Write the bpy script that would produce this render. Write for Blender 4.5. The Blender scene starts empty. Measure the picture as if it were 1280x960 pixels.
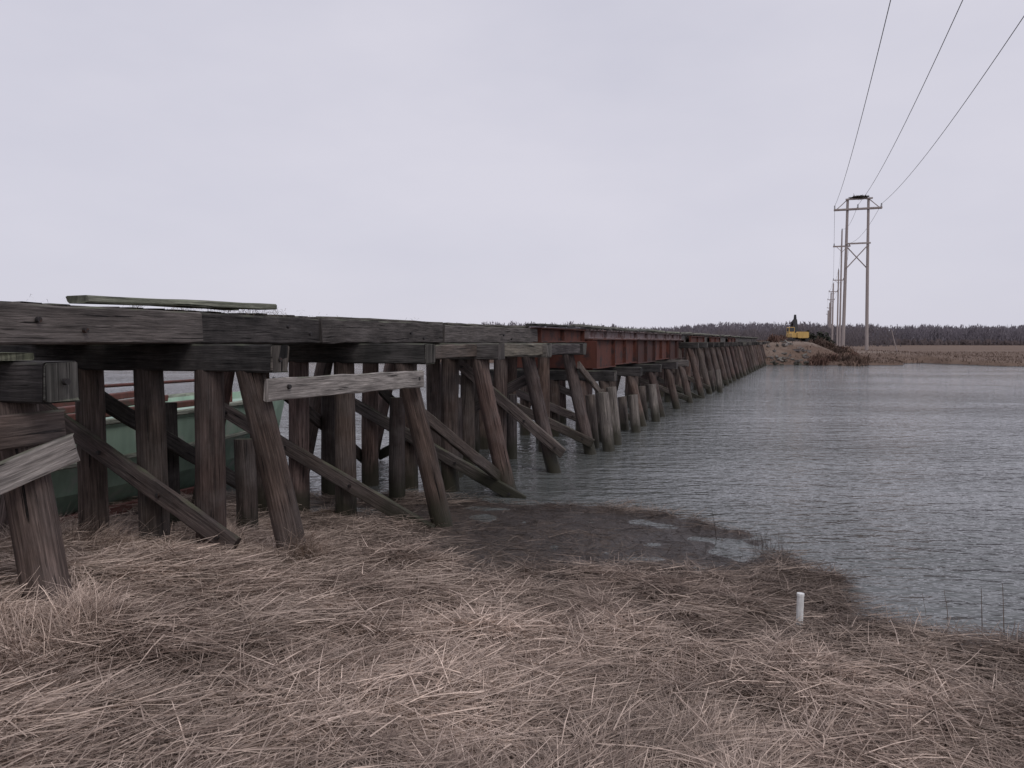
import bpy, math, random
import numpy as np
from mathutils import Vector
random.seed(7); R=np.random.RandomState(11)
S=bpy.context.scene
# ------------------------------------------------------------ helpers
def link(o,parent=None):
    S.collection.objects.link(o)
    if parent: o.parent=parent
    return o
def empty(name):
    o=bpy.data.objects.new(name,None); return link(o)
class NT:
    def __init__(s,nt): s.nt=nt; nt.nodes.clear()
    def n(s,t,**k):
        x=s.nt.nodes.new(t)
        for a,b in k.items():
            if a=='inp':
                for i,v in b.items(): x.inputs[i].default_value=v
            else: setattr(x,a,b)
        return x
    def l(s,a,b): s.nt.links.new(a,b)
    def noise(s,vec,scale,detail=4,rough=.55):
        x=s.n('ShaderNodeTexNoise'); x.inputs['Scale'].default_value=scale
        x.inputs['Detail'].default_value=detail; x.inputs['Roughness'].default_value=rough
        if vec is not None: s.l(vec,x.inputs['Vector'])
        return x.outputs['Fac']
    def ramp(s,f,stops):
        x=s.n('ShaderNodeValToRGB'); e=x.color_ramp.elements
        while len(e)<len(stops): e.new(.5)
        for i,(p,c) in enumerate(stops):
            e[i].position=p; e[i].color=(c,c,c,1) if not isinstance(c,tuple) else (*c,1)
        s.l(f,x.inputs[0]); return x.outputs[0]
    def mix(s,f,a,b,mode='MIX'):
        x=s.n('ShaderNodeMix',data_type='RGBA',blend_type=mode)
        for i,v in ((0,f),(6,a),(7,b)):
            if isinstance(v,(int,float)): x.inputs[i].default_value=v
            elif isinstance(v,tuple): x.inputs[i].default_value=(*v,1)
            else: s.l(v,x.inputs[i])
        return x.outputs[2]
    def math(s,op,a,b=0.0,clamp=False):
        x=s.n('ShaderNodeMath',operation=op,use_clamp=clamp)
        for i,v in ((0,a),(1,b)):
            if isinstance(v,(int,float)): x.inputs[i].default_value=v
            else: s.l(v,x.inputs[i])
        return x.outputs[0]
    def vscale(s,vec,sc):
        x=s.n('ShaderNodeMapping'); s.l(vec,x.inputs[0]); x.inputs['Scale'].default_value=sc; return x.outputs[0]
    def maprange(s,v,a,b,c=0.,d=1.):
        x=s.n('ShaderNodeMapRange'); s.l(v,x.inputs[0])
        for i,q in enumerate((a,b,c,d)): x.inputs[i+1].default_value=q
        return x.outputs[0]
    def out(s,col,rough=.8,bump=None,bs=.3,bd=.01,spec=.3,**kw):
        b=s.n('ShaderNodeBsdfPrincipled'); o=s.n('ShaderNodeOutputMaterial')
        if isinstance(col,tuple): b.inputs['Base Color'].default_value=(*col,1)
        else: s.l(col,b.inputs['Base Color'])
        if isinstance(rough,(int,float)): b.inputs['Roughness'].default_value=rough
        else: s.l(rough,b.inputs['Roughness'])
        b.inputs['Specular IOR Level'].default_value=spec
        for k,v in kw.items(): b.inputs[k].default_value=v
        if bump is not None:
            q=s.n('ShaderNodeBump'); q.inputs['Strength'].default_value=bs; q.inputs['Distance'].default_value=bd
            s.l(bump,q.inputs['Height']); s.l(q.outputs[0],b.inputs['Normal'])
        s.l(b.outputs[0],o.inputs[0]); return b
def newmat(name):
    m=bpy.data.materials.new(name); m.use_nodes=True; return m,NT(m.node_tree)
# ------------------------------------------------------------ materials
def wood_mat():
    m,t=newmat('weathered_wood')
    uv=t.n('ShaderNodeUVMap').outputs[0]
    tint=t.n('ShaderNodeAttribute',attribute_name='tint').outputs['Color']
    geo=t.n('ShaderNodeNewGeometry'); pos=geo.outputs['Position']
    g1=t.noise(t.vscale(uv,(2.2,46,1)),1,7,.7)
    g2=t.noise(t.vscale(uv,(1.1,8,1)),1,5,.65)
    g3=t.noise(pos,1.7,5,.6)
    grain=t.ramp(g1,[(.3,.40),(.5,.92),(.72,1.8)])
    col=t.mix(1.0,tint,grain,'MULTIPLY')
    blot=t.ramp(g2,[(.32,.5),(.5,.95),(.7,1.55)])
    col=t.mix(1.0,col,blot,'MULTIPLY')
    crack=t.ramp(t.noise(t.vscale(uv,(.9,30,1)),1,4,.6),[(.355,0.06),(.385,1.)])
    col=t.mix(1.0,col,crack,'MULTIPLY')
    greyed=t.mix(1.0,(.16,.143,.137),grain,'MULTIPLY')
    col=t.mix(t.ramp(g3,[(.42,0.),(.7,.42)]),col,greyed)
    nz=t.n('ShaderNodeSeparateXYZ'); t.l(geo.outputs['Normal'],nz.inputs[0])
    up=t.math('MULTIPLY',t.maprange(nz.outputs[2],.4,.9),t.ramp(t.noise(pos,3.1,5),[(.42,0.),(.62,.7)]))
    col=t.mix(up,col,(.14,.155,.10))
    z=t.n('ShaderNodeSeparateXYZ'); t.l(pos,z.inputs[0])
    zz=t.math('ADD',z.outputs[2],t.math('MULTIPLY',t.noise(pos,2.3,3),-.7))
    wet=t.maprange(zz,.30,-.1)
    col=t.mix(t.math('MULTIPLY',wet,.85),col,(.034,.034,.022))
    h=t.math('ADD',g1,t.math('MULTIPLY',crack,.8))
    t.out(col,t.maprange(wet,0,1,.85,.45),h,.85,.016,.22)
    return m
def attr_mat(name,rough=.8,spec=.2,bumpscale=None,lo=.75,hi=1.2):
    m,t=newmat(name)
    a=t.n('ShaderNodeAttribute',attribute_name='tint').outputs['Color']
    pos=t.n('ShaderNodeNewGeometry').outputs['Position']
    c=t.mix(1.0,a,t.ramp(t.noise(pos,9 if bumpscale is None else bumpscale,4),[(.3,lo),(.7,hi)]),'MULTIPLY')
    t.out(c,rough,None,spec=spec); return m
def paint_mat(name,col,rust=(.12,.05,.03),amt=.55,rough=.55,scale=3.):
    m,t=newmat(name)
    pos=t.n('ShaderNodeNewGeometry').outputs['Position']
    n1=t.noise(pos,scale,6,.65); n2=t.noise(t.vscale(pos,(4,4,.6)),scale,4)
    c=t.mix(t.ramp(n1,[(amt,0.),(amt+.12,1.)]),t.mix(n2,tuple(v*.6 for v in col),tuple(min(1,v*1.35) for v in col)),rust)
    t.out(c,rough,n1,.3,.01,.35); return m
WOOD=wood_mat()
RUST=paint_mat('rusted_steel',(.115,.040,.028),(.05,.03,.028),.50,.8,2.2)
GREYSTEEL=paint_mat('faded_steel',(.22,.17,.17),(.11,.045,.035),.48,.7,2.)
IRON=paint_mat('dark_iron',(.03,.027,.027),(.06,.03,.02),.55,.6,20)
GREEN=paint_mat('green_hull_paint',(.34,.47,.37),(.47,.50,.45),.55,.6,1.3)
REDP=paint_mat('faded_red_paint',(.15,.06,.05),(.09,.06,.05),.5,.7,4)
YEL=paint_mat('yellow_paint',(.55,.36,.12),(.28,.19,.11),.58,.6,2)
DARK=paint_mat('dark_machine',(.03,.03,.033),(.05,.04,.035),.6,.6,4)
WIRE,t=newmat('aluminium_wire'); t.out((.10,.10,.11),.5)
GLASS,t=newmat('dark_glass'); t.out((.03,.035,.04),.1,spec=.6)
WHITE=paint_mat('white_pvc',(.75,.75,.72),(.35,.3,.25),.66,.4,14)
STRAW=attr_mat('dry_straw',.75,.25)
TREE=attr_mat('bare_tree_mass',1.,.0,.03,.85,1.12)
BUSH=attr_mat('bush_leaves',.9,.1,2)
# ------------------------------------------------------------ mesh builder
class MB:
    def __init__(s): s.v=[];s.f=[];s.uv=[];s.c=[];s.sm=[]
    def sweep(s,rings,tint,us,vs,smooth,caps=True):
        b=len(s.v); n=len(rings[0])
        for r in rings:
            for p in r: s.v.append(tuple(p)); s.c.append((*tint,1))
        uo,vo=random.uniform(0,50),random.uniform(0,50)
        for i in range(len(rings)-1):
            for j in range(n):
                k=(j+1)%n
                s.f.append((b+i*n+j,b+i*n+k,b+(i+1)*n+k,b+(i+1)*n+j)); s.sm.append(smooth)
                s.uv+= [(uo+us[i],vo+vs[j]),(uo+us[i],vo+vs[j+1]),(uo+us[i+1],vo+vs[j+1]),(uo+us[i+1],vo+vs[j])]
        if caps:
            for i,rev in ((0,True),(len(rings)-1,False)):
                c0=len(s.v)
                for p in rings[i]: s.v.append(tuple(p)); s.c.append((*[q*.75 for q in tint],1))
                idx=list(range(c0,c0+n)); 
                if rev: idx=idx[::-1]
                s.f.append(tuple(idx)); s.sm.append(False)
                o=rings[i][0]
                for q in idx:
                    p=Vector(s.v[q])-Vector(o); s.uv.append((uo+p.z*.6,vo+(p.x+p.y)*.6))
    def timber(s,a,b,w,h,tint=(.13,.1,.09),up=(0,0,1),seg=None,jit=.006,ch=.018,twist=0):
        a=Vector(a);b=Vector(b);d=(b-a);L=d.length;d/=L
        side=d.cross(Vector(up)); side.normalize(); u=side.cross(d).normalized()
        k=min(ch,w*.2,h*.2)
        prof=[(-w/2+k,-h/2),(w/2-k,-h/2),(w/2,-h/2+k),(w/2,h/2-k),(w/2-k,h/2),(-w/2+k,h/2),(-w/2,h/2-k),(-w/2,-h/2+k)]
        vs=[0]; 
        for i in range(8):
            p,q=prof[i],prof[(i+1)%8]; vs.append(vs[-1]+math.hypot(p[0]-q[0],p[1]-q[1]))
        seg=seg or max(2,int(L/.3)); rings=[];us=[]
        for i in range(seg+1):
            f=i/seg; e=random.uniform(-jit,jit) if 0<i<seg else random.uniform(-jit,jit)*2
            c=a+d*(L*f); ring=[]
            for x,y in prof:
                jx=random.uniform(-jit,jit)*.8; jy=random.uniform(-jit,jit)*.8
                endj=random.uniform(-.02,.02) if i in(0,seg) and jit>0 else 0
                ring.append(c+side*(x+jx+e*.5)+u*(y+jy+e*.5)+d*endj)
            rings.append(ring); us.append(L*f)
        s.sweep(rings,tint,us,vs,False)
    def pole(s,a,b,r0,r1,tint=(.13,.09,.07),n=14,seg=None,jit=.012):
        a=Vector(a);b=Vector(b);d=(b-a);L=d.length;d/=L
        side=d.cross(Vector((.3,.9,.1))).normalized(); u=side.cross(d).normalized()
        seg=seg or max(2,int(L/.45)); rings=[];us=[]
        bx=random.uniform(-1,1)*jit*2.5; by=random.uniform(-1,1)*jit*2.5
        ph=[random.uniform(-jit,jit)*.9 for _ in range(n)]
        for i in range(seg+1):
            f=i/seg; r=r0+(r1-r0)*f; bow=math.sin(math.pi*f)
            c=a+d*(L*f)+side*bx*bow+u*by*bow; ring=[]
            for j in range(n):
                an=-2*math.pi*j/n; rr=r+ph[j]+random.uniform(-jit,jit)*.35
                ring.append(c+side*(math.cos(an)*rr)+u*(math.sin(an)*rr))
            rings.append(ring); us.append(L*f)
        rings=[r[::-1] for r in rings]
        vs=[2*math.pi*r0*j/n for j in range(n+1)]
        s.sweep(rings,tint,us,vs,True)
    def obj(s,name,mat,parent=None):
        me=bpy.data.meshes.new(name); me.from_pydata(s.v,[],s.f)
        uvl=me.uv_layers.new(name='UVMap'); uvl.data.foreach_set('uv',np.array(s.uv,dtype=np.float32).ravel())
        ca=me.color_attributes.new('tint','FLOAT_COLOR','POINT'); ca.data.foreach_set('color',np.array(s.c,dtype=np.float32).ravel())
        me.polygons.foreach_set('use_smooth',np.array(s.sm,dtype=bool)); me.materials.append(mat)
        o=bpy.data.objects.new(name,me); return link(o,parent)
def quads_mesh(name,V,Q,C,mat,parent=None):
    me=bpy.data.meshes.new(name); V=V.reshape(-1,3); Q=Q.reshape(-1,4)
    me.vertices.add(len(V)); me.vertices.foreach_set('co',V.astype(np.float32).ravel())
    me.loops.add(Q.size); me.loops.foreach_set('vertex_index',Q.astype(np.int32).ravel())
    me.polygons.add(len(Q)); me.polygons.foreach_set('loop_start',np.arange(0,Q.size,4,dtype=np.int32))
    me.polygons.foreach_set('loop_total',np.full(len(Q),4,dtype=np.int32))
    if C is not None:
        ca=me.color_attributes.new('tint','FLOAT_COLOR','POINT')
        cc=np.ones((len(V),4),dtype=np.float32); cc[:,:3]=C.reshape(-1,3); ca.data.foreach_set('color',cc.ravel())
    me.materials.append(mat); me.update(calc_edges=True); me.validate()
    return link(bpy.data.objects.new(name,me),parent)
def vnoise(x,y,scale,seed=0):
    r=np.random.RandomState(seed).rand(256,256)
    X=x/scale+1000.37; Y=y/scale+1000.73; i=np.floor(X).astype(int); j=np.floor(Y).astype(int)
    fx=X-i; fy=Y-j; fx=fx*fx*(3-2*fx); fy=fy*fy*(3-2*fy)
    g=lambda a,b:r[a%256,b%256]
    return (g(i,j)*(1-fx)+g(i+1,j)*fx)*(1-fy)+(g(i,j+1)*(1-fx)+g(i+1,j+1)*fx)*fy
# ------------------------------------------------------------ terrain
SX=np.array([-3000,-200,-60,-14,-8,-4,-1.2,.85,2.34,3.42,3.74,3.95,4.17,4.56,5,7,12,60,3000.])
SY=np.array([0,10,14,14.5,15,15.2,15,14.1,13,11.8,10.4,9.4,8.5,8,7.8,7.2,6.5,4,-100.])
FX=np.array([-3000,-100,0,31,40,48,51,55,57.5,64,90,400,3000.])
FY=np.array([160,125,108,99.5,97.5,98,105,107,93,89.5,88,70,0.])
def segdist(x,y):
    d=np.full(x.shape,1e9)
    for i in range(1,len(SX)-2):
        ax,ay,bx,by=SX[i],SY[i],SX[i+1],SY[i+1]; dx,dy=bx-ax,by-ay
        t=np.clip(((x-ax)*dx+(y-ay)*dy)/(dx*dx+dy*dy),0,1)
        d=np.minimum(d,np.hypot(x-ax-t*dx,y-ay-t*dy))
    return d
TX,TY=.351,.936
def mudf(x,y):
    n=.3*vnoise(x,y,1.1,60)+.4*vnoise(x,y,.5,61)+.3*vnoise(x,y,.2,62)
    g=np.exp(-((x-.6)/2.2)**2-((y-12.4+.25*(x-.7))/1.7)**2)+.8*np.exp(-((x-2.6)/.9)**2-((y-11.)/1.)**2)+.55*np.exp(-((x+.2)/1.5)**2-((y-10.2)/1.3)**2)
    return np.clip((g*1.25-.95*(1-n)+.22)*2.2,0,1)
def height(x,y):
    x=np.asarray(x,float);y=np.asarray(y,float)
    d=segdist(x,y); inside=y<np.interp(x,SX,SY); sd=np.where(inside,d,-d)
    sd=sd+(vnoise(x,y,1.3,3)-.5)*1.1*np.clip(1-np.abs(sd)/6,0,1)+(vnoise(x,y,.45,4)-.5)*.6*np.clip(1-np.abs(sd)/3,0,1)
    h1=np.interp(sd,[-15,-4,-.5,0,.25,2.7,4.2,6,8.8,12,20,60],[-2.5,-1.6,-.3,-.03,.05,.09,.2,.48,.98,1.2,1.45,1.6])
    am=np.clip(sd/1.5,0,1)
    h1=h1+am*((vnoise(x,y,.9,5)-.5)*.16+(vnoise(x,y,.36,6)-.5)*.13)*(1-.5*mudf(x,y))-.05*mudf(x,y)*(sd>0)
    fd=y-np.interp(x,FX,FY)+(vnoise(x,y,3,8)-.5)*1.6
    h2=np.interp(fd,[-60,-6,0,.7,4,60],[-2.5,-1.4,-.03,.35,.5,.62])
    s=x*TX+y*TY; p=-x*TY+y*TX
    top=2.8+(vnoise(x,y,1.5,9)-.5)*.35
    east=np.where(s>106,np.clip((s-106)/8,0,1)*5.5,0)
    lat=np.where(p>7.9,np.clip((p-10.3)/4.5,0,1),np.clip((5.5-east-p)/5.,0,1)); lng=np.clip((s-102.5)/5.5,0,1)
    emb=np.where(s>102,(top-.5)*(1-lat)*lng,0)*np.clip((500-s)/200,0,1)*np.where((p<4.5),np.clip((150-s)/20,0,1),1)
    md=np.hypot((x-50)/13,(y-121)/13); mound=1.15*np.exp(-md**2)
    h2=h2+np.where(fd>0,np.maximum(emb,mound)*np.clip(fd/4,0,1),0)+np.where(fd>0,(vnoise(x,y,4,10)-.5)*.2,0)
    return np.maximum(h1,h2)
H1=lambda x,y: float(height(np.array([x]),np.array([y]))[0])
def axis(parts):
    a=[]
    for lo,hi,st in parts: a+=list(np.arange(lo,hi,st))
    return a
gx=list(-np.geomspace(3000,90,26))+axis([(-88,-26,3),(-26,-10,.6),(-10,9,.10),(9,28,.6),(28,75,.9)])+list(np.geomspace(76,3000,30))
gy=[-3000,-1000,-300,-100,-50]+axis([(-30,1,1.5),(1,16.5,.10),(16.5,24,.7),(24,84,4),(84,150,.9)])+list(np.geomspace(152,3200,34))
gx=np.array(gx);gy=np.array(gy)
XX,YY=np.meshgrid(gx,gy); ZZ=height(XX,YY)
V=np.stack([XX,YY,ZZ],-1); nx,ny=len(gx),len(gy)
I=np.arange(nx*ny).reshape(ny,nx)
Q=np.stack([I[:-1,:-1],I[:-1,1:],I[1:,1:],I[1:,:-1]],-1)
GM,t=newmat('marsh_ground')
pos=t.n('ShaderNodeNewGeometry').outputs['Position']
sep=t.n('ShaderNodeSeparateXYZ'); t.l(pos,sep.inputs[0])
mudc=t.n('ShaderNodeSeparateXYZ'); t.l(t.n('ShaderNodeAttribute',attribute_name='tint').outputs['Color'],mudc.inputs[0])
fine=t.noise(pos,22,6,.7); mid=t.noise(pos,1.6,5); big=t.noise(t.vscale(pos,(.02,.09,.1)),1,5)
c=t.mix(t.ramp(fine,[(.3,0.),(.7,1.)]),(.055,.039,.030),(.22,.16,.12))
c=t.mix(t.ramp(mid,[(.4,0.),(.65,.5)]),c,(.08,.056,.044))
far=t.mix(t.ramp(big,[(.35,0.),(.65,1.)]),(.135,.090,.068),(.19,.135,.10))
far=t.mix(t.ramp(t.noise(t.vscale(pos,(.12,.35,.2)),1,6,.7),[(.5,0.),(.72,.6)]),far,(.09,.06,.048))
sand=t.math('MULTIPLY',t.ramp(t.noise(t.vscale(pos,(.1,.25,.3)),1,5,.6),[(.46,0.),(.6,.75)]),t.maprange(sep.outputs[2],1.0,1.6))
far=t.mix(sand,far,(.27,.22,.185))
c=t.mix(t.maprange(sep.outputs[1],30,60),c,far)
wetn=t.math('ADD',sep.outputs[2],t.math('MULTIPLY',t.noise(pos,2.5,5,.6),-.2))
wet=t.math('MAXIMUM',t.maprange(wetn,.0,-.08),t.math('MULTIPLY',mudc.outputs[0],t.ramp(t.noise(pos,5,6,.7),[(.35,.3),(.55,1.)])))
c=t.mix(wet,c,t.mix(t.ramp(fine,[(.4,0.),(.65,1.)]),(.034,.027,.024),(.085,.065,.055)))
t.out(c,t.maprange(wet,0,1,.95,.32),t.math('ADD',fine,mid),.9,.05,.3)
MU=mudf(XX,YY)
ground=quads_mesh('marsh_ground',V,Q,np.stack([MU,MU,MU],-1),GM)
ground.data.polygons.foreach_set('use_smooth',np.ones(len(ground.data.polygons),bool))
# ------------------------------------------------------------ water
WM,t=newmat('creek_water')
pos=t.n('ShaderNodeNewGeometry').outputs['Position']
w0=t.noise(t.vscale(pos,(.35,1.0,1)),1.3,2,.5); w1=t.noise(t.vscale(pos,(1.3,2.6,1)),1.3,2,.5); w2=t.noise(t.vscale(pos,(4,7,1)),1.3,2,.5); w3=t.noise(t.vscale(pos,(.05,.13,1)),1,3)
h=t.math('ADD',t.math('ADD',w1,t.math('MULTIPLY',w2,.42)),t.math('MULTIPLY',w0,.9)); h=t.math('MULTIPLY',h,t.maprange(w3,.40,.6,.5,1.1))
b=t.out((.115,.122,.118),.03,h,.95,.11,.5,IOR=1.33)
xs=np.array([-3000,-500,-100,-30,0,30,100,500,3000.]);ys=np.array([-1000,-100,0,10,30,60,100,160,400.])
A,B=np.meshgrid(xs,ys); V=np.stack([A,B,A*0],-1); I=np.arange(A.size).reshape(A.shape)
Q=np.stack([I[:-1,:-1],I[:-1,1:],I[1:,1:],I[1:,:-1]],-1)
quads_mesh('creek_water',V,Q,None,WM)
# ------------------------------------------------------------ matted straw
def blades(name,N,sampler,length,width,elev,pal,mat,stand=False,seg=3,spread=.9,lift=.09,bend=(.1,.6),parent=None,gain=1.,sway=.25):
    x,y=sampler(N); N=len(x); z=height(x,y)
    th=vnoise(x,y,1.3,21)*8+vnoise(x,y,.4,22)*3+R.normal(0,spread,N)
    L=R.uniform(*length,N); W=R.uniform(*width,N)
    el=R.uniform(*elev,N); md=mudf(x,y)
    z0=z-.01+(0 if stand else np.abs(R.normal(0,lift,N))*(.2+vnoise(x,y,.45,23)*1.3)*(1-.8*md))
    roll=R.uniform(-.9,.9,N)
    P=[]; f=np.linspace(0,1,seg+1)
    cx,cy,cz=x.copy(),y.copy(),z0.copy(); e=el.copy(); bd=R.uniform(*bend,N); sw=R.normal(0,sway,N)
    for k in range(seg+1):
        w=W*(1-f[k]*.6)*.5
        sx,sy=-np.sin(th)*np.cos(roll),np.cos(th)*np.cos(roll); sz=np.sin(roll)
        P.append(np.stack([cx-sx*w,cy-sy*w,cz-sz*w],-1)); P.append(np.stack([cx+sx*w,cy+sy*w,cz+sz*w],-1))
        st=L/seg
        cx=cx+np.cos(th)*np.cos(e)*st; cy=cy+np.sin(th)*np.cos(e)*st; cz=cz+np.sin(e)*st
        e=e-bd; th=th+sw*.4
        if not stand: cz=np.maximum(cz,z+R.uniform(.0,.03,N))
    V=np.stack(P,1)
    base=(np.arange(N)*(2*(seg+1)))
    Q=np.stack([np.stack([base+2*k,base+2*k+1,base+2*k+3,base+2*k+2],-1) for k in range(seg)],1)
    a=np.array(pal[0]);b_=np.array(pal[1]); m=np.clip(R.beta(1.2,2.0,N)+(vnoise(x,y,.5,24)-.5)*.45,0,1)[:,None]
    C=(a*(1-m)+b_*m)*(R.uniform(.8,1.2,(N,1)))*(.62+.38*vnoise(x,y,1.6,25)+.32*vnoise(x,y,.32,26))[:,None]*gain
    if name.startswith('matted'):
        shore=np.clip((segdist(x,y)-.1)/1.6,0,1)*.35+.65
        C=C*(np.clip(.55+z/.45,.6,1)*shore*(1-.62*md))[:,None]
    C=np.repeat(C[:,None,:],2*(seg+1),1)
    return quads_mesh(name,V,Q,C,mat,parent)
def near_sampler(N):
    d=2.4*(16.2/2.4)**R.rand(N*3); u=R.uniform(-.78,.78,N*3)
    x=u*d; y=d; h=height(x,y)
    dens=np.clip((h+.03)/.06,0,1)*np.clip(.30+1.6*vnoise(x,y,.7,31),0,1)*(1-.78*mudf(x,y))
    k=R.rand(N*3)<dens; x,y=x[k],y[k]
    return x[:N],y[:N]
def wide_sampler(N):
    x=R.uniform(-16,12,N*2); y=R.uniform(-3,15.5,N*2); h=height(x,y); k=(h>.04)&(R.rand(N*2)>mudf(x,y)); return x[k][:N],y[k][:N]
pal=((.18,.128,.103),(.80,.64,.53))
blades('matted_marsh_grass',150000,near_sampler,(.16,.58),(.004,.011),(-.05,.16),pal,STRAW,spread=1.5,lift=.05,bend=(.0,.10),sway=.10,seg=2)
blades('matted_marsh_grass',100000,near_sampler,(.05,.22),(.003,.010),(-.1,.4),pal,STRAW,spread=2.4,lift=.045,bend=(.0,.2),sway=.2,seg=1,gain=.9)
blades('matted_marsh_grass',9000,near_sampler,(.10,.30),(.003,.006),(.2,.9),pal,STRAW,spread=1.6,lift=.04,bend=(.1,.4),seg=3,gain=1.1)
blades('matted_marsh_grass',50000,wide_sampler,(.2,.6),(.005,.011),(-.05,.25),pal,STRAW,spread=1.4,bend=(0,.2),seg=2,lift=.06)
def tuft_sampler(N):
    cs=[(-3.1,4.95,.42),(-3.5,5.1,.4),(-2.95,5.4,.22),(-2.3,8.7,.2),(-4.6,8.8,.4),(-5.6,9.4,.4),(-3.4,4.5,.4),(-3.5,9.4,.3)]
    k=R.randint(0,len(cs),N); c=np.array(cs)[k]
    return c[:,0]+R.normal(0,1,N)*c[:,2]*.6, c[:,1]+R.normal(0,1,N)*c[:,2]*.6
blades('marsh_grass_tuft',5500,tuft_sampler,(.2,.52),(.004,.008),(.5,1.4),pal,STRAW,stand=True,bend=(.15,.6))
def edge_sampler(N):
    x=R.uniform(3.2,9,N*4); y=np.interp(x,SX,SY)-R.uniform(-.25,.35,N*4)+ (vnoise(x,x,.3,5)-.5)*.2
    k=vnoise(x,y,.5,41)>.45; return x[k][:N],y[k][:N]
blades('shoreline_reeds',1100,edge_sampler,(.10,.34),(.004,.007),(1.0,1.6),((.05,.035,.03),(.14,.1,.08)),STRAW,stand=True,spread=2,bend=(.05,.3))
def tall_s(N): return np.array([4.30,4.5,4.45,4.75,3.0,4.9]),np.array([8.2,8.1,8.3,7.9,11.6,7.8])
blades('shoreline_reed_stalk',6,tall_s,(.55,.8),(.012,.016),(1.25,1.45),((.07,.055,.045),(.12,.09,.075)),STRAW,stand=True,spread=.3,bend=(.03,.12))
def far_s(N):
    x=R.uniform(-60,170,N); y=np.interp(x,FX,FY)+R.rand(N)**2.2*90+.2; return x,y
blades('far_marsh_reeds',45000,far_s,(.10,.32),(.04,.14),(.6,1.6),((.11,.074,.057),(.185,.132,.104)),STRAW,stand=True,seg=1,spread=3)
# ------------------------------------------------------------ trestle
def P(s,p,z): return Vector((-p*TY+s*TX, p*TX+s*TY, z))
BR=empty('timber_trestle_bridge')
piles=MB();caps=MB();strg=MB();brace=MB();deck=MB();iron=MB()
def tv(c,v=.25,gm=.5):
    k=random.uniform(1-v,1+v); g=random.uniform(0,gm); m=sum(c)/3
    return tuple((q*(1-g)+m*g)*k*random.uniform(.97,1.03) for q in c)
PT=(.118,.080,.067); ST=(.11,.097,.089); CT=(.036,.032,.031); BT=(.105,.081,.071)
def bolt(s,p,z,ds=-1,dp=0):
    a=P(s,p,z); d=(P(s+ds,p+dp,z)-a).normalized(); iron.pole(a,a+d*.035,.028,.026,n=7,seg=1,jit=0)
def bent(s,ztop=2.56,verts=(6.5,7.4,8.35),batter=5.95,bf=((9.0,1.85),(5.25,-.05)),cap_end=5.48,r=.165,js=.05,light=False,bback=False,bbase=None,ct=None):
    o=lambda:random.uniform(-js,js)
    bb=bbase if bbase is not None else batter-(ztop+1.2)*.25
    pc=lambda:tv(PT,.38,.3)
    piles.pole(P(s+o(),bb,-1.2),P(s,batter,ztop+.02),r*1.02,r*.93,pc())
    for v in verts: piles.pole(P(s+o(),v+o(),-1.2),P(s,v,ztop+.02),r*1.08,r*.98,pc())
    piles.pole(P(s+o(),9.35+(ztop+1.2)*.25,-1.2),P(s,9.35,ztop+.02),r,r*.93,pc())
    ct=ct or (CT if not light else (.16,.14,.12))
    ce=cap_end+random.uniform(-.04,.04)
    caps.timber(P(s,ce,ztop+.155),P(s,9.95,ztop+.155),.32,.31,tv(ct,.2))
    caps.timber(P(s,ce-.006,ztop+.155),P(s,ce+.012,ztop+.155),.30,.29,tv((.13,.115,.10)),seg=1,jit=.002)
    if bf:
        (p0,z0),(p1,z1)=bf
        brace.timber(P(s-.2,p0,z0),P(s-.215,p1,z1),.085,.235,tv(BT),up=(0,0,1))
        for f in (.06,.35,.65,.93): bolt(s-.255,p0+(p1-p0)*f,z0+(z1-z0)*f)
    if bback:
        brace.timber(P(s+.21,5.8,2.25+random.uniform(-.1,.1)),P(s+.2,9.9,.25+random.uniform(-.2,.2)),.085,.235,tv(BT))
bent(-5.0);bent(-1.9);bent(1.2)
bent(4.45,ztop=2.44,verts=(6.6,7.5,8.4),bf=((8.9,1.9),(6.3,1.0)),cap_end=5.27,batter=5.83,r=.17)
bent(7.42,verts=(6.52,7.43,8.37),bf=((9.0,2.1),(6.02,.60)),cap_end=5.56,js=.02,r=.17)
bent(11.1,verts=(7.05,7.92,8.72),batter=5.98,bf=((9.45,1.82),(5.38,-.02)),r=.168,ct=(.05,.043,.04))
bent(14.05,verts=(6.55,7.45,8.3),bf=((8.9,1.8),(4.95,-.06)),ct=(.10,.085,.075),r=.17)
bent(16.87,verts=(6.6,7.4,8.3),bf=((7.6,2.45),(5.05,.45)),light=True,bback=True)
bent(19.97,verts=(6.6,7.5,8.3),bf=((9.,1.9),(5.2,.3)))
for s in (23.4,27.2,31.0,34.8,38.6): bent(s,ztop=1.72,batter=5.85,bf=((9.,1.5),(5.5,.2)) if random.random()<.6 else None,light=random.random()<.3)
s=42.3
while s<106:
    bent(s+random.uniform(-.2,.2),bf=((9.,random.uniform(1.6,2.2)),(5.3,random.uniform(-.1,.4))) if random.random()<.75 else None,light=random.random()<.25,bback=random.random()<.4)
    s+=3.15
caps.timber(P(4.3,5.6,2.79),P(4.45,8.2,2.79),.3,.06,(.16,.17,.11))
for (s_,p_,z_) in ((20.7,5.05,1.55),(22.1,5.15,1.62),(25.3,5.2,1.2),(29.0,5.3,1.35),(47,4.9,1.3)):
    piles.pole(P(s_,p_-.15,-1.2),P(s_,p_+.15,z_),.17,.15,(.20,.175,.155))
    piles.pole(P(s_+.5,p_+.35,-1.2),P(s_+.45,p_+.6,z_-.1),.15,.14,(.14,.115,.10))
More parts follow.
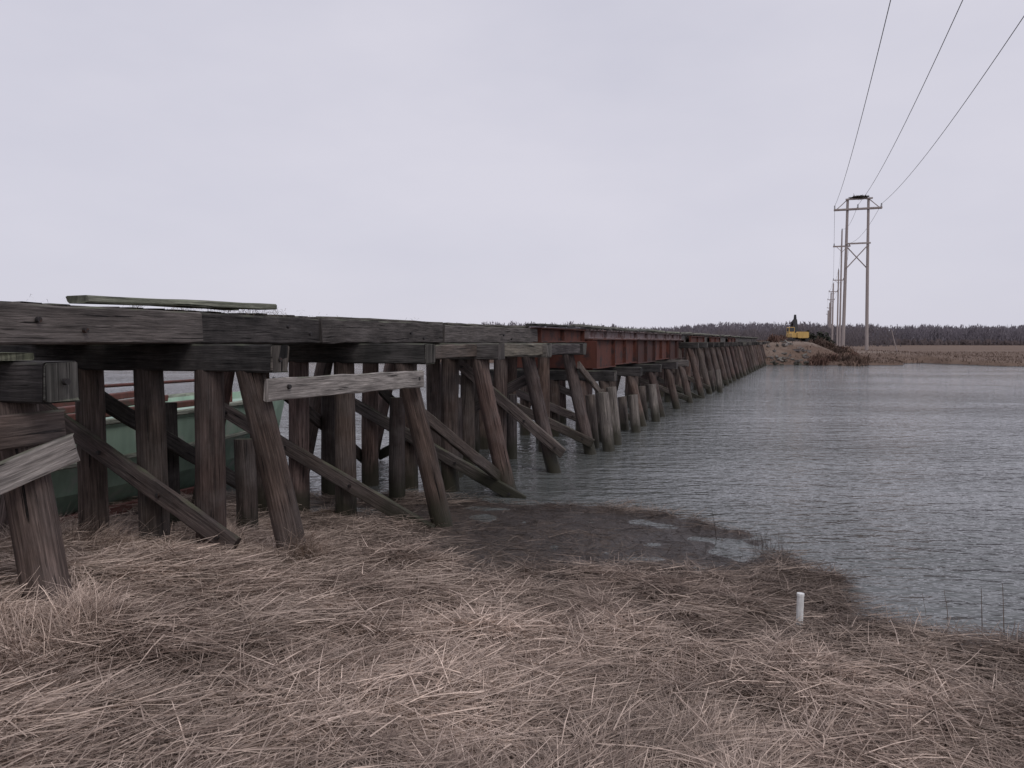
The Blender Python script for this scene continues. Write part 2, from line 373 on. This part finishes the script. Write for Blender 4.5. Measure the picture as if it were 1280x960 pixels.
# older broken-off piles standing between the bents
for (s_,p_,z_) in ((9.3,7.6,1.5),(12.6,6.9,1.9),(12.7,8.4,2.1),(15.5,7.1,1.7),(15.4,8.2,2.2),(18.4,6.9,1.6),(18.5,8.0,2.0),(9.2,8.9,2.0),(21.6,7.2,1.6)):
    piles.pole(P(s_,p_,-1.2),P(s_+.08,p_+.05,z_),.16,.14,tv((.06,.045,.04)))
def run_str(s0,s1,p,z0=2.87,z1=3.25,step=3.4,tint=ST):
    s=s0
    while s<s1-.1:
        e=min(s1,s+step+random.uniform(-.3,.3)); h=(z1-z0)+random.uniform(-.03,.02); q=p+random.uniform(-.035,.035)
        strg.timber(P(s+.012,q,z0+h/2),P(e-.012,q,z0+h/2+random.uniform(-.012,.012)),.19,h,tv(tint,.35)); s=e
strg.timber(P(1.4,6.70,3.055),P(7.42,6.72,3.06),.22,.36,(.135,.118,.109),jit=.009)
strg.timber(P(-5,6.72,3.055),P(1.38,6.70,3.05),.22,.36,(.12,.10,.09))
strg.timber(P(7.44,6.80,3.06),P(9.9,6.80,3.055),.22,.36,(.05,.045,.043),jit=.009)
strg.timber(P(9.91,6.76,3.06),P(14.0,6.78,3.06),.22,.36,(.085,.075,.07),jit=.011)
strg.timber(P(14.02,6.74,3.05),P(19.6,6.75,3.06),.22,.35,(.12,.105,.097),jit=.011)
for p in (7.05,7.4,8.3,8.65,9.05):run_str(-5,19.6,p)
for p in (6.74,7.1,7.5,8.3,8.7,9.05):run_str(43,106,p)
strg.timber(P(11.3,6.0,2.72),P(14.2,6.0,2.74),.16,.24,(.12,.095,.08))
strg.timber(P(14.0,5.62,2.735),P(17.0,5.62,2.725),.14,.25,(.17,.15,.12))
strg.timber(P(16.9,5.60,2.72),P(19.7,5.60,2.72),.14,.24,(.06,.05,.05))
brace.timber(P(7.25,5.60,2.37),P(10.95,5.57,2.34),.06,.25,(.33,.30,.275))
brace.timber(P(1.2,5.50,1.26),P(4.70,5.48,2.06),.06,.23,(.33,.30,.275))
brace.timber(P(1.0,5.60,2.22),P(4.7,5.60,2.23),.07,.26,(.12,.09,.078))
brace.timber(P(11.2,5.9,1.9),P(14.1,5.45,.25),.08,.2,(.09,.07,.06))
brace.timber(P(19.8,5.6,2.3),P(23.3,5.6,1.0),.08,.2,(.15,.12,.1))
for sx in (7.7,11.3,14.4,17.2,20.5):
    brace.timber(P(sx,8.6,2.2),P(sx+2.9,8.55,.5),.08,.22,tv((.05,.04,.035)))
for sx,zz in ((4.45,2.6),(7.42,2.7),(2,3.05),(5.3,3.1),(9.0,3.1),(12.5,3.05),(17,3.05)):
    if zz>3: bolt(sx,6.59,zz,0,-1); bolt(sx+.5,6.59,zz-.09,0,-1)
    else: bolt(sx,5.56 if sx>5 else 5.27,zz,0,-1)
for pz in ((7.6,2.39),(10.8,2.34)): bolt(pz[0],5.57,pz[1],0,-1)
s=-5
while s<106:
    if not(19.7<s<43) and random.random()<.9:
        lo=6.95 if s<19.7 else 6.6; over=random.uniform(-.12,.1) if s>19 else 0
        deck.timber(P(s,lo+over,3.285 if s>19 else 3.245),P(s+random.uniform(-.04,.04),9.2,3.285 if s>19 else 3.245),.23,.06,tv((.10,.09,.075),.35),seg=3)
    s+=.31 if s<30 else .5
deck.timber(P(5.95,6.84,3.325),P(8.95,6.86,3.365),.27,.075,(.25,.26,.20))
deck.timber(P(6.6,7.05,3.34),P(8.6,7.2,3.34),.26,.05,(.22,.24,.18))
deck.timber(P(10.2,6.86,3.26),P(14.2,6.87,3.26),.22,.04,(.10,.09,.08))
deck.timber(P(14.4,6.86,3.26),P(19.2,6.87,3.265),.22,.04,(.14,.13,.11))
deck.timber(P(19.0,6.6,3.33),P(22.6,6.65,3.34),.3,.06,(.05,.048,.045))
s=23
while s<106:
    L=random.uniform(2.5,4.6); deck.timber(P(s,6.62+random.uniform(-.06,.06),3.35+random.uniform(0,.05)),P(s+L-.1,6.62,3.35+random.uniform(0,.06)),.25,.08,tv((.21,.21,.165),.4)); s+=L+(.6 if random.random()<.25 else 0)
piles.obj('piles',WOOD,BR);caps.obj('bent_caps',WOOD,BR);strg.obj('stringers',WOOD,BR);brace.obj('braces',WOOD,BR);deck.obj('deck_planks',WOOD,BR);iron.obj('bolts',IRON,BR)
def ibeam(mb,s0,s1,p,zb,zt,fw=.3,sp=2.4):
    mb.timber(P(s0,p,zt-.015),P(s1,p,zt-.015),fw,.035,jit=0,ch=.004,seg=2)
    mb.timber(P(s0,p,zb+.015),P(s1,p,zb+.015),fw,.035,jit=0,ch=.004,seg=2)
    mb.timber(P(s0,p,(zb+zt)/2),P(s1,p,(zb+zt)/2),.022,zt-zb-.06,jit=0,ch=.002,seg=2)
    n=max(1,int(round((s1-s0)/sp)))
    for i in range(n+1):
        q=s0+.04+(s1-s0-.08)*i/n
        mb.timber(P(q,p-fw/2+.02,(zb+zt)/2),P(q,p-.012,(zb+zt)/2),.02,zt-zb-.075,jit=0,ch=.002,seg=1)
g=MB();g2=MB();g3=MB()
for p in (6.72,7.35,8.5,9.1): ibeam(g,19.7,24.0,p,2.89,3.27)
for i,(a,b_) in enumerate(((24.05,27.2),(27.23,31.0),(31.03,34.8),(34.83,38.6),(38.63,43.0))):
    for p in (6.5,7.3,8.5,9.2): ibeam((g,g,g3,g,g3)[i],a,b_,p+(.05 if i%2 else 0),2.04+(.05 if i%2 else 0),2.99)
for a,b_ in ((24.1,29),(29.1,36),(36.1,43)):
    ibeam(g2,a,b_,6.62,3.0,3.28,.26); ibeam(g2,a,b_,9.1,3.0,3.28,.26)
for a,b_ in ((45.5,51.5),(55,60.8),(67.5,73)): ibeam(g,a,b_,6.45,2.72,3.22,.24)
g.timber(P(24.0,6.2,2.5),P(24.0,9.3,2.5),.04,.85,jit=0)
DRUST=paint_mat('dark_rusted_steel',(.075,.032,.026),(.045,.028,.026),.50,.8,2.2)
g.obj('steel_girders',RUST,BR); g2.obj('steel_sill_beams',GREYSTEEL,BR); g3.obj('dark_steel_girders',DRUST,BR)
s=24.2; d2=MB()
while s<43: 
    d2.timber(P(s,6.45+random.uniform(-.1,.08),3.30),P(s,9.3,3.30),.22,.04,tv((.08,.07,.06)),seg=2); s+=.45
d2.obj('deck_ties',WOOD,BR)
def deckgrass():
    N=1500; s=np.concatenate([R.uniform(6.6,9.2,900),R.uniform(-4,45,600)]); p=6.74+np.abs(R.normal(0,.12,N)); z=np.full(N,3.25)+R.uniform(0,.09,N)
    x=-p*TY+s*TX; y=p*TX+s*TY; cl=vnoise(x,y,.25,78)>.5; s,p,z,x,y=s[cl],p[cl],z[cl],x[cl],y[cl]; N=len(s)
    th=R.uniform(0,6.28,N); L=R.uniform(.04,.17,N); el=R.uniform(-.5,.9,N); w=.002
    Pn=[]
    for k in range(3):
        f=k/2; q=L*f; ee=el-f*.6
        cx=x+np.cos(th)*np.cos(ee)*q; cy=y+np.sin(th)*np.cos(ee)*q; cz=z+np.sin(ee)*q
        for sg in(-1,1): Pn.append(np.stack([cx-np.sin(th)*w*sg*(1.2-f),cy+np.cos(th)*w*sg*(1.2-f),cz],-1))
    V=np.stack(Pn,1); b0=np.arange(N)*6
    Q=np.stack([np.stack([b0+2*k,b0+2*k+1,b0+2*k+3,b0+2*k+2],-1) for k in range(2)],1)
    C=np.repeat((np.array([.2,.16,.11])*R.uniform(.5,1.4,(N,1)))[:,None,:],6,1)
    quads_mesh('deck_grass',V,Q,C,STRAW,BR)
deckgrass()
# ------------------------------------------------------------ green boat behind the trestle
BO=empty('green_work_boat')
bo=bpy.data.meshes.new('hull'); n=17; L=9.5; vs=[];fs=[]; prof=[(0,-.15),(.55,-.1),(.85,.35),(.97,.85),(1.0,1.45),(.93,1.45),(.9,1.3),(0,1.34)]
def bp(s_,p_,z_): return P(s_,p_,z_+.12)
for i in range(n):
    f=i/(n-1); bw=1.45*(1-max(0,(f-.6)/.4)**2.2*.97)*(1-.12*(1-f)); sh=.38*max(0,f-.35)**1.6
    for sg in (1,-1):
        for (a,z_) in prof: vs.append(bp(6.4+L*f+(.5*(z_/1.45) if f>.9 else 0),12.1+sg*a*bw,z_+(sh if z_>.3 else sh*.4)))
m=len(prof)
for i in range(n-1):
    for k,sg in enumerate((1,-1)):
        for j in range(m-1):
            a=(i*2+k)*m+j; q=(a,a+1,a+1+2*m,a+2*m); fs.append(q if sg<0 else q[::-1])
for i in (0,n-1): 
    fs.append([ (i*2)*m+j for j in range(m)]+[(i*2+1)*m+j for j in range(m-2,-1,-1)])
bo.from_pydata([tuple(v) for v in vs],[],fs); bo.materials.append(GREEN); link(bpy.data.objects.new('hull',bo),BO)
wf=lambda f:1.45*(1-max(0,(f-.6)/.4)**2.2*.97)*(1-.12*(1-f)); hh=lambda f:1.47+.38*max(0,f-.35)**1.6
rb=MB(); rr=MB()
for sg in(1,-1):
    for i in range(10):
        f0,f1=i/11.,(i+1)/11.
        rb.timber(bp(6.4+L*f0,12.1+sg*wf(f0),hh(f0)),bp(6.4+L*f1,12.1+sg*wf(f1),hh(f1)),.12,.09,(.34,.36,.30),jit=0)
        rr.timber(bp(6.4+L*f0,12.1+sg*wf(f0)*1.0,hh(f0)-.62),bp(6.4+L*f1,12.1+sg*wf(f1)*1.0,hh(f1)-.62),.10,.07,(.34,.36,.30),jit=0)
rb.obj('gunwale',WOOD,BO); rr.obj('rub_rail',WOOD,BO)
rb=MB()
for i in range(3):
    rb.timber(bp(8+random.random(),11.0+.5*i,1.56+.05*(i%3)),bp(12+random.random(),11.2+.43*i,1.6+.1*(i%3)),.13,.12,jit=.004)
for q in (7.2,9.0,11,13): rb.pole(bp(q,10.9,1.4),bp(q,10.9,2.05),.03,.03,n=8,jit=0)
rb.pole(bp(7.2,10.9,2.05),bp(13,10.9,2.05),.03,.03,n=8,jit=0)
rb.timber(bp(6.5,10.75,.0),bp(12.5,10.72,.0),.07,.18,jit=.003)
rb.obj('rails_and_beams',REDP,BO)
rb=MB()
rb.timber(bp(7.4,12.2,1.34),bp(7.4,12.2,1.9),.9,.8,jit=0,up=(0,1,0)); rb.obj('engine_box',GREYSTEEL,BO)
# ------------------------------------------------------------ stake
m=MB(); q=(2.87,7.85); hz=H1(*q)
m.pole((q[0],q[1],hz-.1),(q[0]+.008,q[1],hz+.34),.034,.034,(1,1,1),n=18,jit=0); m.pole((q[0]+.008,q[1],hz+.335),(q[0]+.009,q[1],hz+.36),.038,.037,(1,1,1),n=18,jit=0)
m.obj('white_pipe_stake',WHITE)
# ------------------------------------------------------------ power poles
POLE,t=newmat('pole_wood'); pos=t.n('ShaderNodeNewGeometry').outputs['Position']
t.out(t.mix(t.noise(t.vscale(pos,(6,6,.5)),1,5),(.25,.205,.195),(.42,.37,.35)),.85)
PW=(.24,.20,.19); ax=Vector((.938,-.347,0))
def hframe(cx,cy,hgt,nest=False,sc=1.):
    e=empty('h_frame_power_pole'); e0=MB(); ir=MB()
    half=1.65*sc
    z0=H1(cx,cy)-.4
    c=Vector((cx,cy,0)); w=.25*sc; tn=PW
    for sg in(-1,1): e0.pole(c+ax*half*sg+Vector((0,0,z0)),c+ax*half*sg*.86+Vector((0,0,hgt)),w*1.05,w*.72,tn,n=12,jit=.01)
    za=hgt-1.5*sc
    for o_ in(-.3,.3):
        off=Vector((.347,.938,0))*o_*sc
        e0.timber(c-ax*3.3*sc+off+Vector((0,0,za)),c+ax*3.3*sc+off+Vector((0,0,za)),.14*sc,.24*sc,tn)
    e0.timber(c-ax*1.8*sc+Vector((0,-.25,hgt-.05)),c+ax*1.9*sc+Vector((0,-.25,hgt-.05)),.16*sc,.24*sc,tn)
    e0.timber(c-ax*1.75*sc+Vector((0,-.25,hgt-6.6*sc)),c+ax*1.75*sc+Vector((0,-.25,hgt-6.6*sc)),.16*sc,.24*sc,tn)
    zb=hgt-10.2*sc
    e0.timber(c-ax*1.5*sc+Vector((0,-.35,zb)),c+ax*1.45*sc+Vector((0,-.35,zb+3.4*sc)),.12*sc,.16*sc,tn)
    e0.timber(c+ax*1.5*sc+Vector((0,.35,zb)),c-ax*1.45*sc+Vector((0,.35,zb+3.4*sc)),.12*sc,.16*sc,tn)
    e0.timber(c-ax*3.0*sc+Vector((0,0,za)),c-ax*1.5*sc+Vector((0,0,hgt-.1)),.08,.12,tn)
    e0.timber(c+ax*3.0*sc+Vector((0,0,za)),c+ax*1.5*sc+Vector((0,0,hgt-.1)),.08,.12,tn)
    for k in(-3.2,0,3.2):
        b0=c+ax*k*sc+Vector((0,0,za+.12))
        for j in range(4): ir.pole(b0+Vector((0,0,.05+j*.14)),b0+Vector((0,0,.13+j*.14)),.12*sc,.08*sc,n=10,seg=1,jit=0)
    e0.obj('poles_and_crossarms',POLE,e); ir.obj('insulators',WIRE,e)
    if nest:
        nb=MB()
        for _ in range(260):
            a=random.uniform(0,6.28); rr=random.uniform(0,1)**.6
            c0=c+ax*(.1+math.cos(a)*1.2*rr)+Vector((0,math.sin(a)*.8*rr,hgt+.08+random.uniform(0,.36)*(1-.4*rr)))
            d=Vector((random.uniform(-1,1),random.uniform(-1,1),random.uniform(-.2,.2))).normalized()*random.uniform(.25,.6)
            nb.timber(c0-d,c0+d*.6,.045,.045,(.04,.03,.025),seg=1,jit=0)
        nb.obj('osprey_nest',WOOD,e)
    return za+.6
def spole(cx,cy,hgt):
    e=empty('power_pole'); e0=MB(); ir=MB(); c=Vector((cx,cy,0)); w=max(.2,cy*.0011)
    e0.pole(c+Vector((0,0,H1(cx,cy)-.4)),c+Vector((0,0,hgt)),w,w*.7,PW,n=10,jit=.01)
    za=hgt-3.2
    e0.timber(c-ax*1.7+Vector((0,0,za)),c+ax*1.7+Vector((0,0,za)),.2,.3,PW)
    e0.timber(c-ax*1.2+Vector((0,-.2,za)),c+Vector((0,-.2,za-1.2)),.1,.1,PW); e0.timber(c+ax*1.2+Vector((0,-.2,za)),c+Vector((0,-.2,za-1.2)),.1,.1,PW)
    for k in(-1.5,0,1.5):
        b0=c+ax*k+Vector((0,0,(za+.15) if k else hgt)); ir.pole(b0,b0+Vector((0,0,.5)),.12,.08,n=8,seg=2,jit=0)
    e0.obj('pole_and_crossarm',POLE,e); ir.obj('insulators',WIRE,e); return za+.6
tops=[(-7.8,-40,22.7,3.2),(51.4,120,hframe(51.4,120,24.1,nest=True),3.2)]
for (x,y,h_) in ((69.6,170,26.2),(105.6,260,26),(128,320,26),(159,400,27),(206,520,28),(276,700,30)): tops.append((x,y,spole(x,y,h_),1.5))
cu=bpy.data.curves.new('power_lines','CURVE'); cu.dimensions='3D'; cu.bevel_depth=.022; cu.bevel_resolution=2
for i in range(len(tops)-1):
    a,b_=tops[i],tops[i+1]
    for k in(-1,0,1):
        A=Vector(a[:3])+ax*k*a[3]; B=Vector(b_[:3])+ax*k*b_[3]
        if k==0:
            if a[3]<2: A.z+=3.1
            if b_[3]<2: B.z+=3.1
        n=48 if i==0 else 16; sag=3.9 if i==0 else .8+.008*(B-A).length
        sp=cu.splines.new('POLY'); sp.points.add(n)
        for j in range(n+1):
            f=j/n; q=A.lerp(B,f); q.z-=sag*4*f*(1-f); sp.points[j].co=(*q,1)
cu.materials.append(WIRE); link(bpy.data.objects.new('power_lines',cu))
hframe(-7.8,-40,23.6)
# ------------------------------------------------------------ distant tree line
def treemass(name,N,xr,yr,hr,col,nq=26,fw=(.5,1.6),fh=(.8,2.6)):
    x=R.uniform(*xr,N); y=R.uniform(*yr,N)-np.abs(x)*.02; H=R.uniform(*hr,N)*(.80+.3*vnoise(x,x*0,60,51))*(.90+.2*vnoise(x,x*0,14,52)); z=height(x,y)-.3
    k=nq; f=R.rand(N,k)**.8; an=R.uniform(0,6.28,(N,k)); rad=R.rand(N,k)**.5*(H*.42)[:,None]*np.sqrt(np.clip(1-f**2.2,0.02,1))
    cx=x[:,None]+np.cos(an)*rad; cy=y[:,None]+np.sin(an)*rad; cz=z[:,None]+f*H[:,None]
    w=R.uniform(*fw,(N,k))*.5; h=R.uniform(*fh,(N,k))*.5; tl=R.uniform(-.5,.5,(N,k)); yw=R.uniform(-.8,.8,(N,k))
    Pn=[]
    for sx,sz in((-1,-1),(1,-.6),(.2,1),(-.3,.8)):
        a=sx*w*np.cos(tl)-sz*h*np.sin(tl); b=sx*w*np.sin(tl)+sz*h*np.cos(tl)
        Pn.append(np.stack([cx+a*np.cos(yw),cy+a*np.sin(yw),np.maximum(cz+b,0)],-1))
    V=np.stack(Pn,2).reshape(-1,4,3); Q=np.arange(V.shape[0]*4).reshape(-1,4)
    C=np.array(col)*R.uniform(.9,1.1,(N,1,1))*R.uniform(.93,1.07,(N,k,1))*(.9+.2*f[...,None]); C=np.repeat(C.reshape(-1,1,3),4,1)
    quads_mesh(name,V,Q,C,TREE)
treemass('distant_tree_line',9000,(-900,1500),(520,640),(12,15.5),(.175,.158,.178),46,(.3,.9),(.9,2.8))  # atmospheric haze is painted into the trees: tint paled to purple-grey
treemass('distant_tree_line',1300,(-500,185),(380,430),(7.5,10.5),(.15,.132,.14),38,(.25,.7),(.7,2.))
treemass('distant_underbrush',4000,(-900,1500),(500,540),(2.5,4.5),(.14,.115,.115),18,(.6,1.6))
# ------------------------------------------------------------ shrubs on the far embankment
def shrub(name,c,rx,ry,rz,N,col,twig=False,size=(.1,.3)):
    u=R.normal(0,1,(N,3)); u/=np.linalg.norm(u,axis=1)[:,None]; r=R.rand(N,1)**.4*(.75+.45*R.rand(N,1)); p=u*r*np.array([rx,ry,rz]); p[:,2]=np.abs(p[:,2])
    p+=np.array([c[0],c[1],H1(*c)-.1])
    a=R.normal(0,1,(N,3)); a/=np.linalg.norm(a,axis=1)[:,None]; b=np.cross(a,R.normal(0,1,(N,3))); b/=np.linalg.norm(b,axis=1)[:,None]
    s1=R.uniform(*size,(N,1)); s2=s1*(.15 if twig else .6)
    if twig: a[:,2]=np.abs(a[:,2])+.8
    V=np.stack([p-a*s1-b*s2,p+a*s1-b*s2,p+a*s1+b*s2,p-a*s1+b*s2],1); Q=np.arange(N*4).reshape(-1,4)
    C=np.repeat((np.array(col)*R.uniform(.5,1.5,(N,1)))[:,None,:],4,1); return quads_mesh(name,V,Q,C,BUSH)
shrub('cedar_bush',(45.5,117.5),1.7,1.5,1.9,900,(.05,.055,.042),False,(.08,.22)); shrub('cedar_bush',(43.4,117),1.2,1.2,1.5,600,(.055,.055,.045),False,(.08,.22))
cnt=0
while cnt<36:
    s_=random.uniform(104,126); p_=random.uniform(-6,5.2) if random.random()<.75 else random.uniform(10.5,14)
    q=P(s_,p_,0)
    if abs(q.x/q.y-.356)<.022 and q.y<116: 
        if q.y>106: continue
    cnt+=1
    shrub('dead_shrub',(q.x,q.y),random.uniform(.6,1.6),random.uniform(.6,1.2),random.uniform(.35,.9),350,random.choice([(.16,.10,.08),(.20,.14,.11),(.12,.085,.07)]),True,(.12,.4))
rb=MB()
for i in range(90):
    q=P(random.uniform(101,110),random.uniform(.5,7),0); z=H1(q.x,q.y); d=Vector((random.uniform(-1,1),random.uniform(-1,1),random.uniform(-.2,.4)))*random.uniform(.15,.45)
    rb.timber(Vector((q.x,q.y,z+.06))-d,Vector((q.x,q.y,z+.06))+d,random.uniform(.2,.5),random.uniform(.15,.35),tv((.24,.205,.185),.4),seg=1,jit=.03)
rb.obj('rubble_pile',WOOD)
# ------------------------------------------------------------ excavator on the embankment
EX=empty('yellow_excavator'); ec=Vector((0,0,0)); ez=0
by=MB();bd=MB();bg=MB()
for o_ in(-.95,.95):
    bd.timber(ec+Vector((o_-.0,-1.5,ez+.38)),ec+Vector((o_,1.5,ez+.38)),.45,.62,(1,1,1),jit=0,ch=.15)
    for k in range(5): bd.pole(ec+Vector((o_-.26,-1.2+k*.6,ez+.3)),ec+Vector((o_+.26,-1.2+k*.6,ez+.3)),.2,.2,n=12,seg=1,jit=0)
bd.pole(ec+Vector((0,0,ez+.5)),ec+Vector((0,0,ez+.8)),.6,.6,n=16,seg=1,jit=0)
by.timber(ec+Vector((0,-1.35,ez+1.15)),ec+Vector((0,1.2,ez+1.15)),2.5,.7,(1,1,1),jit=0,ch=.1)
by.timber(ec+Vector((.35,-1.6,ez+1.2)),ec+Vector((.35,-.7,ez+1.2)),1.7,.95,(1,1,1),jit=0,ch=.15)
by.timber(ec+Vector((-.8,.0,ez+1.95)),ec+Vector((-.8,1.2,ez+1.95)),.85,.9,(1,1,1),jit=0,ch=.08)
bg.timber(ec+Vector((-.8,-.02,ez+2.0)),ec+Vector((-.8,1.22,ez+2.0)),.7,.6,(1,1,1),jit=0)
bg.timber(ec+Vector((-.8,.2,ez+2.0)),ec+Vector((-.8,1.0,ez+2.0)),.9,.55,(1,1,1),jit=0)
bd.timber(ec+Vector((.2,.9,ez+1.3)),ec+Vector((.15,1.5,ez+3.5)),.5,.55,(1,1,1),up=(0,1,0),jit=0)
bd.timber(ec+Vector((.15,1.5,ez+3.5)),ec+Vector((.1,2.6,ez+3.0)),.34,.4,(1,1,1),jit=0)
bd.timber(ec+Vector((.1,2.6,ez+3.2)),ec+Vector((.1,3.1,ez+1.4)),.3,.36,(1,1,1),up=(0,1,0),jit=0)
bd.timber(ec+Vector((.1,2.7,ez+1.2)),ec+Vector((.1,3.5,ez+1.1)),.9,.6,(1,1,1),jit=0,ch=.12)
bd.pole(ec+Vector((.15,1.45,ez+3.3)),ec+Vector((.15,1.45,ez+4.3)),.26,.16,n=10,jit=0)
by.obj('body',YEL,EX);bd.obj('tracks_and_boom',DARK,EX);bg.obj('cab_windows',GLASS,EX)
EX.location=(39.6,111.2,H1(39.6,111.2)-.05); EX.scale=(.92,.92,.92)
m=MB(); zz=H1(57.,119.); m.pole((57.3,119,zz-.2),(56.4,119,zz+3.2),.08,.06,(.4,.36,.3)); m.obj('leaning_marker_post',POLE)
# ------------------------------------------------------------ world, sun, camera
w=bpy.data.worlds.new('World'); S.world=w; w.use_nodes=True; t=NT(w.node_tree)
EL,AZ=math.radians(48),math.radians(150)
sky=t.n('ShaderNodeTexSky',sky_type='NISHITA'); sky.sun_disc=False; sky.sun_elevation=EL; sky.sun_rotation=AZ
b1=t.n('ShaderNodeBackground'); t.l(sky.outputs[0],b1.inputs[0]); b1.inputs[1].default_value=.08
gen=t.n('ShaderNodeTexCoord').outputs['Generated']
cl=t.noise(t.vscale(gen,(1.2,1.2,3)),1.3,5,.55)
sp=t.n('ShaderNodeSeparateXYZ'); t.l(gen,sp.inputs[0])
cc=t.mix(t.ramp(cl,[(.3,0.),(.7,1.)]),(.58,.58,.68),(.70,.685,.77))
cc=t.mix(t.maprange(sp.outputs[2],.35,0,0,.35),cc,(.72,.70,.785))
b2=t.n('ShaderNodeBackground'); t.l(cc,b2.inputs[0]); b2.inputs[1].default_value=1.
ms=t.n('ShaderNodeMixShader'); ms.inputs[0].default_value=.95; t.l(b1.outputs[0],ms.inputs[1]); t.l(b2.outputs[0],ms.inputs[2])
o=t.n('ShaderNodeOutputWorld'); t.l(ms.outputs[0],o.inputs[0])
su=bpy.data.lights.new('sun','SUN'); su.energy=.9; su.angle=math.radians(25); su.color=(1,.96,.92)
so=link(bpy.data.objects.new('sun',su))
dv=Vector((math.sin(AZ)*math.cos(EL),math.cos(AZ)*math.cos(EL),math.sin(EL))); so.rotation_euler=dv.to_track_quat('Z','Y').to_euler()
cam=bpy.data.cameras.new('camera'); cam.sensor_width=36; cam.lens=28.1; cam.clip_end=6000; cam.clip_start=.05
co=link(bpy.data.objects.new('camera',cam)); co.location=(0,0,2.9); co.rotation_euler=(math.radians(90-3.03),0,0)
S.camera=co
S.view_settings.view_transform='Standard'; S.view_settings.look='None'; S.view_settings.exposure=0
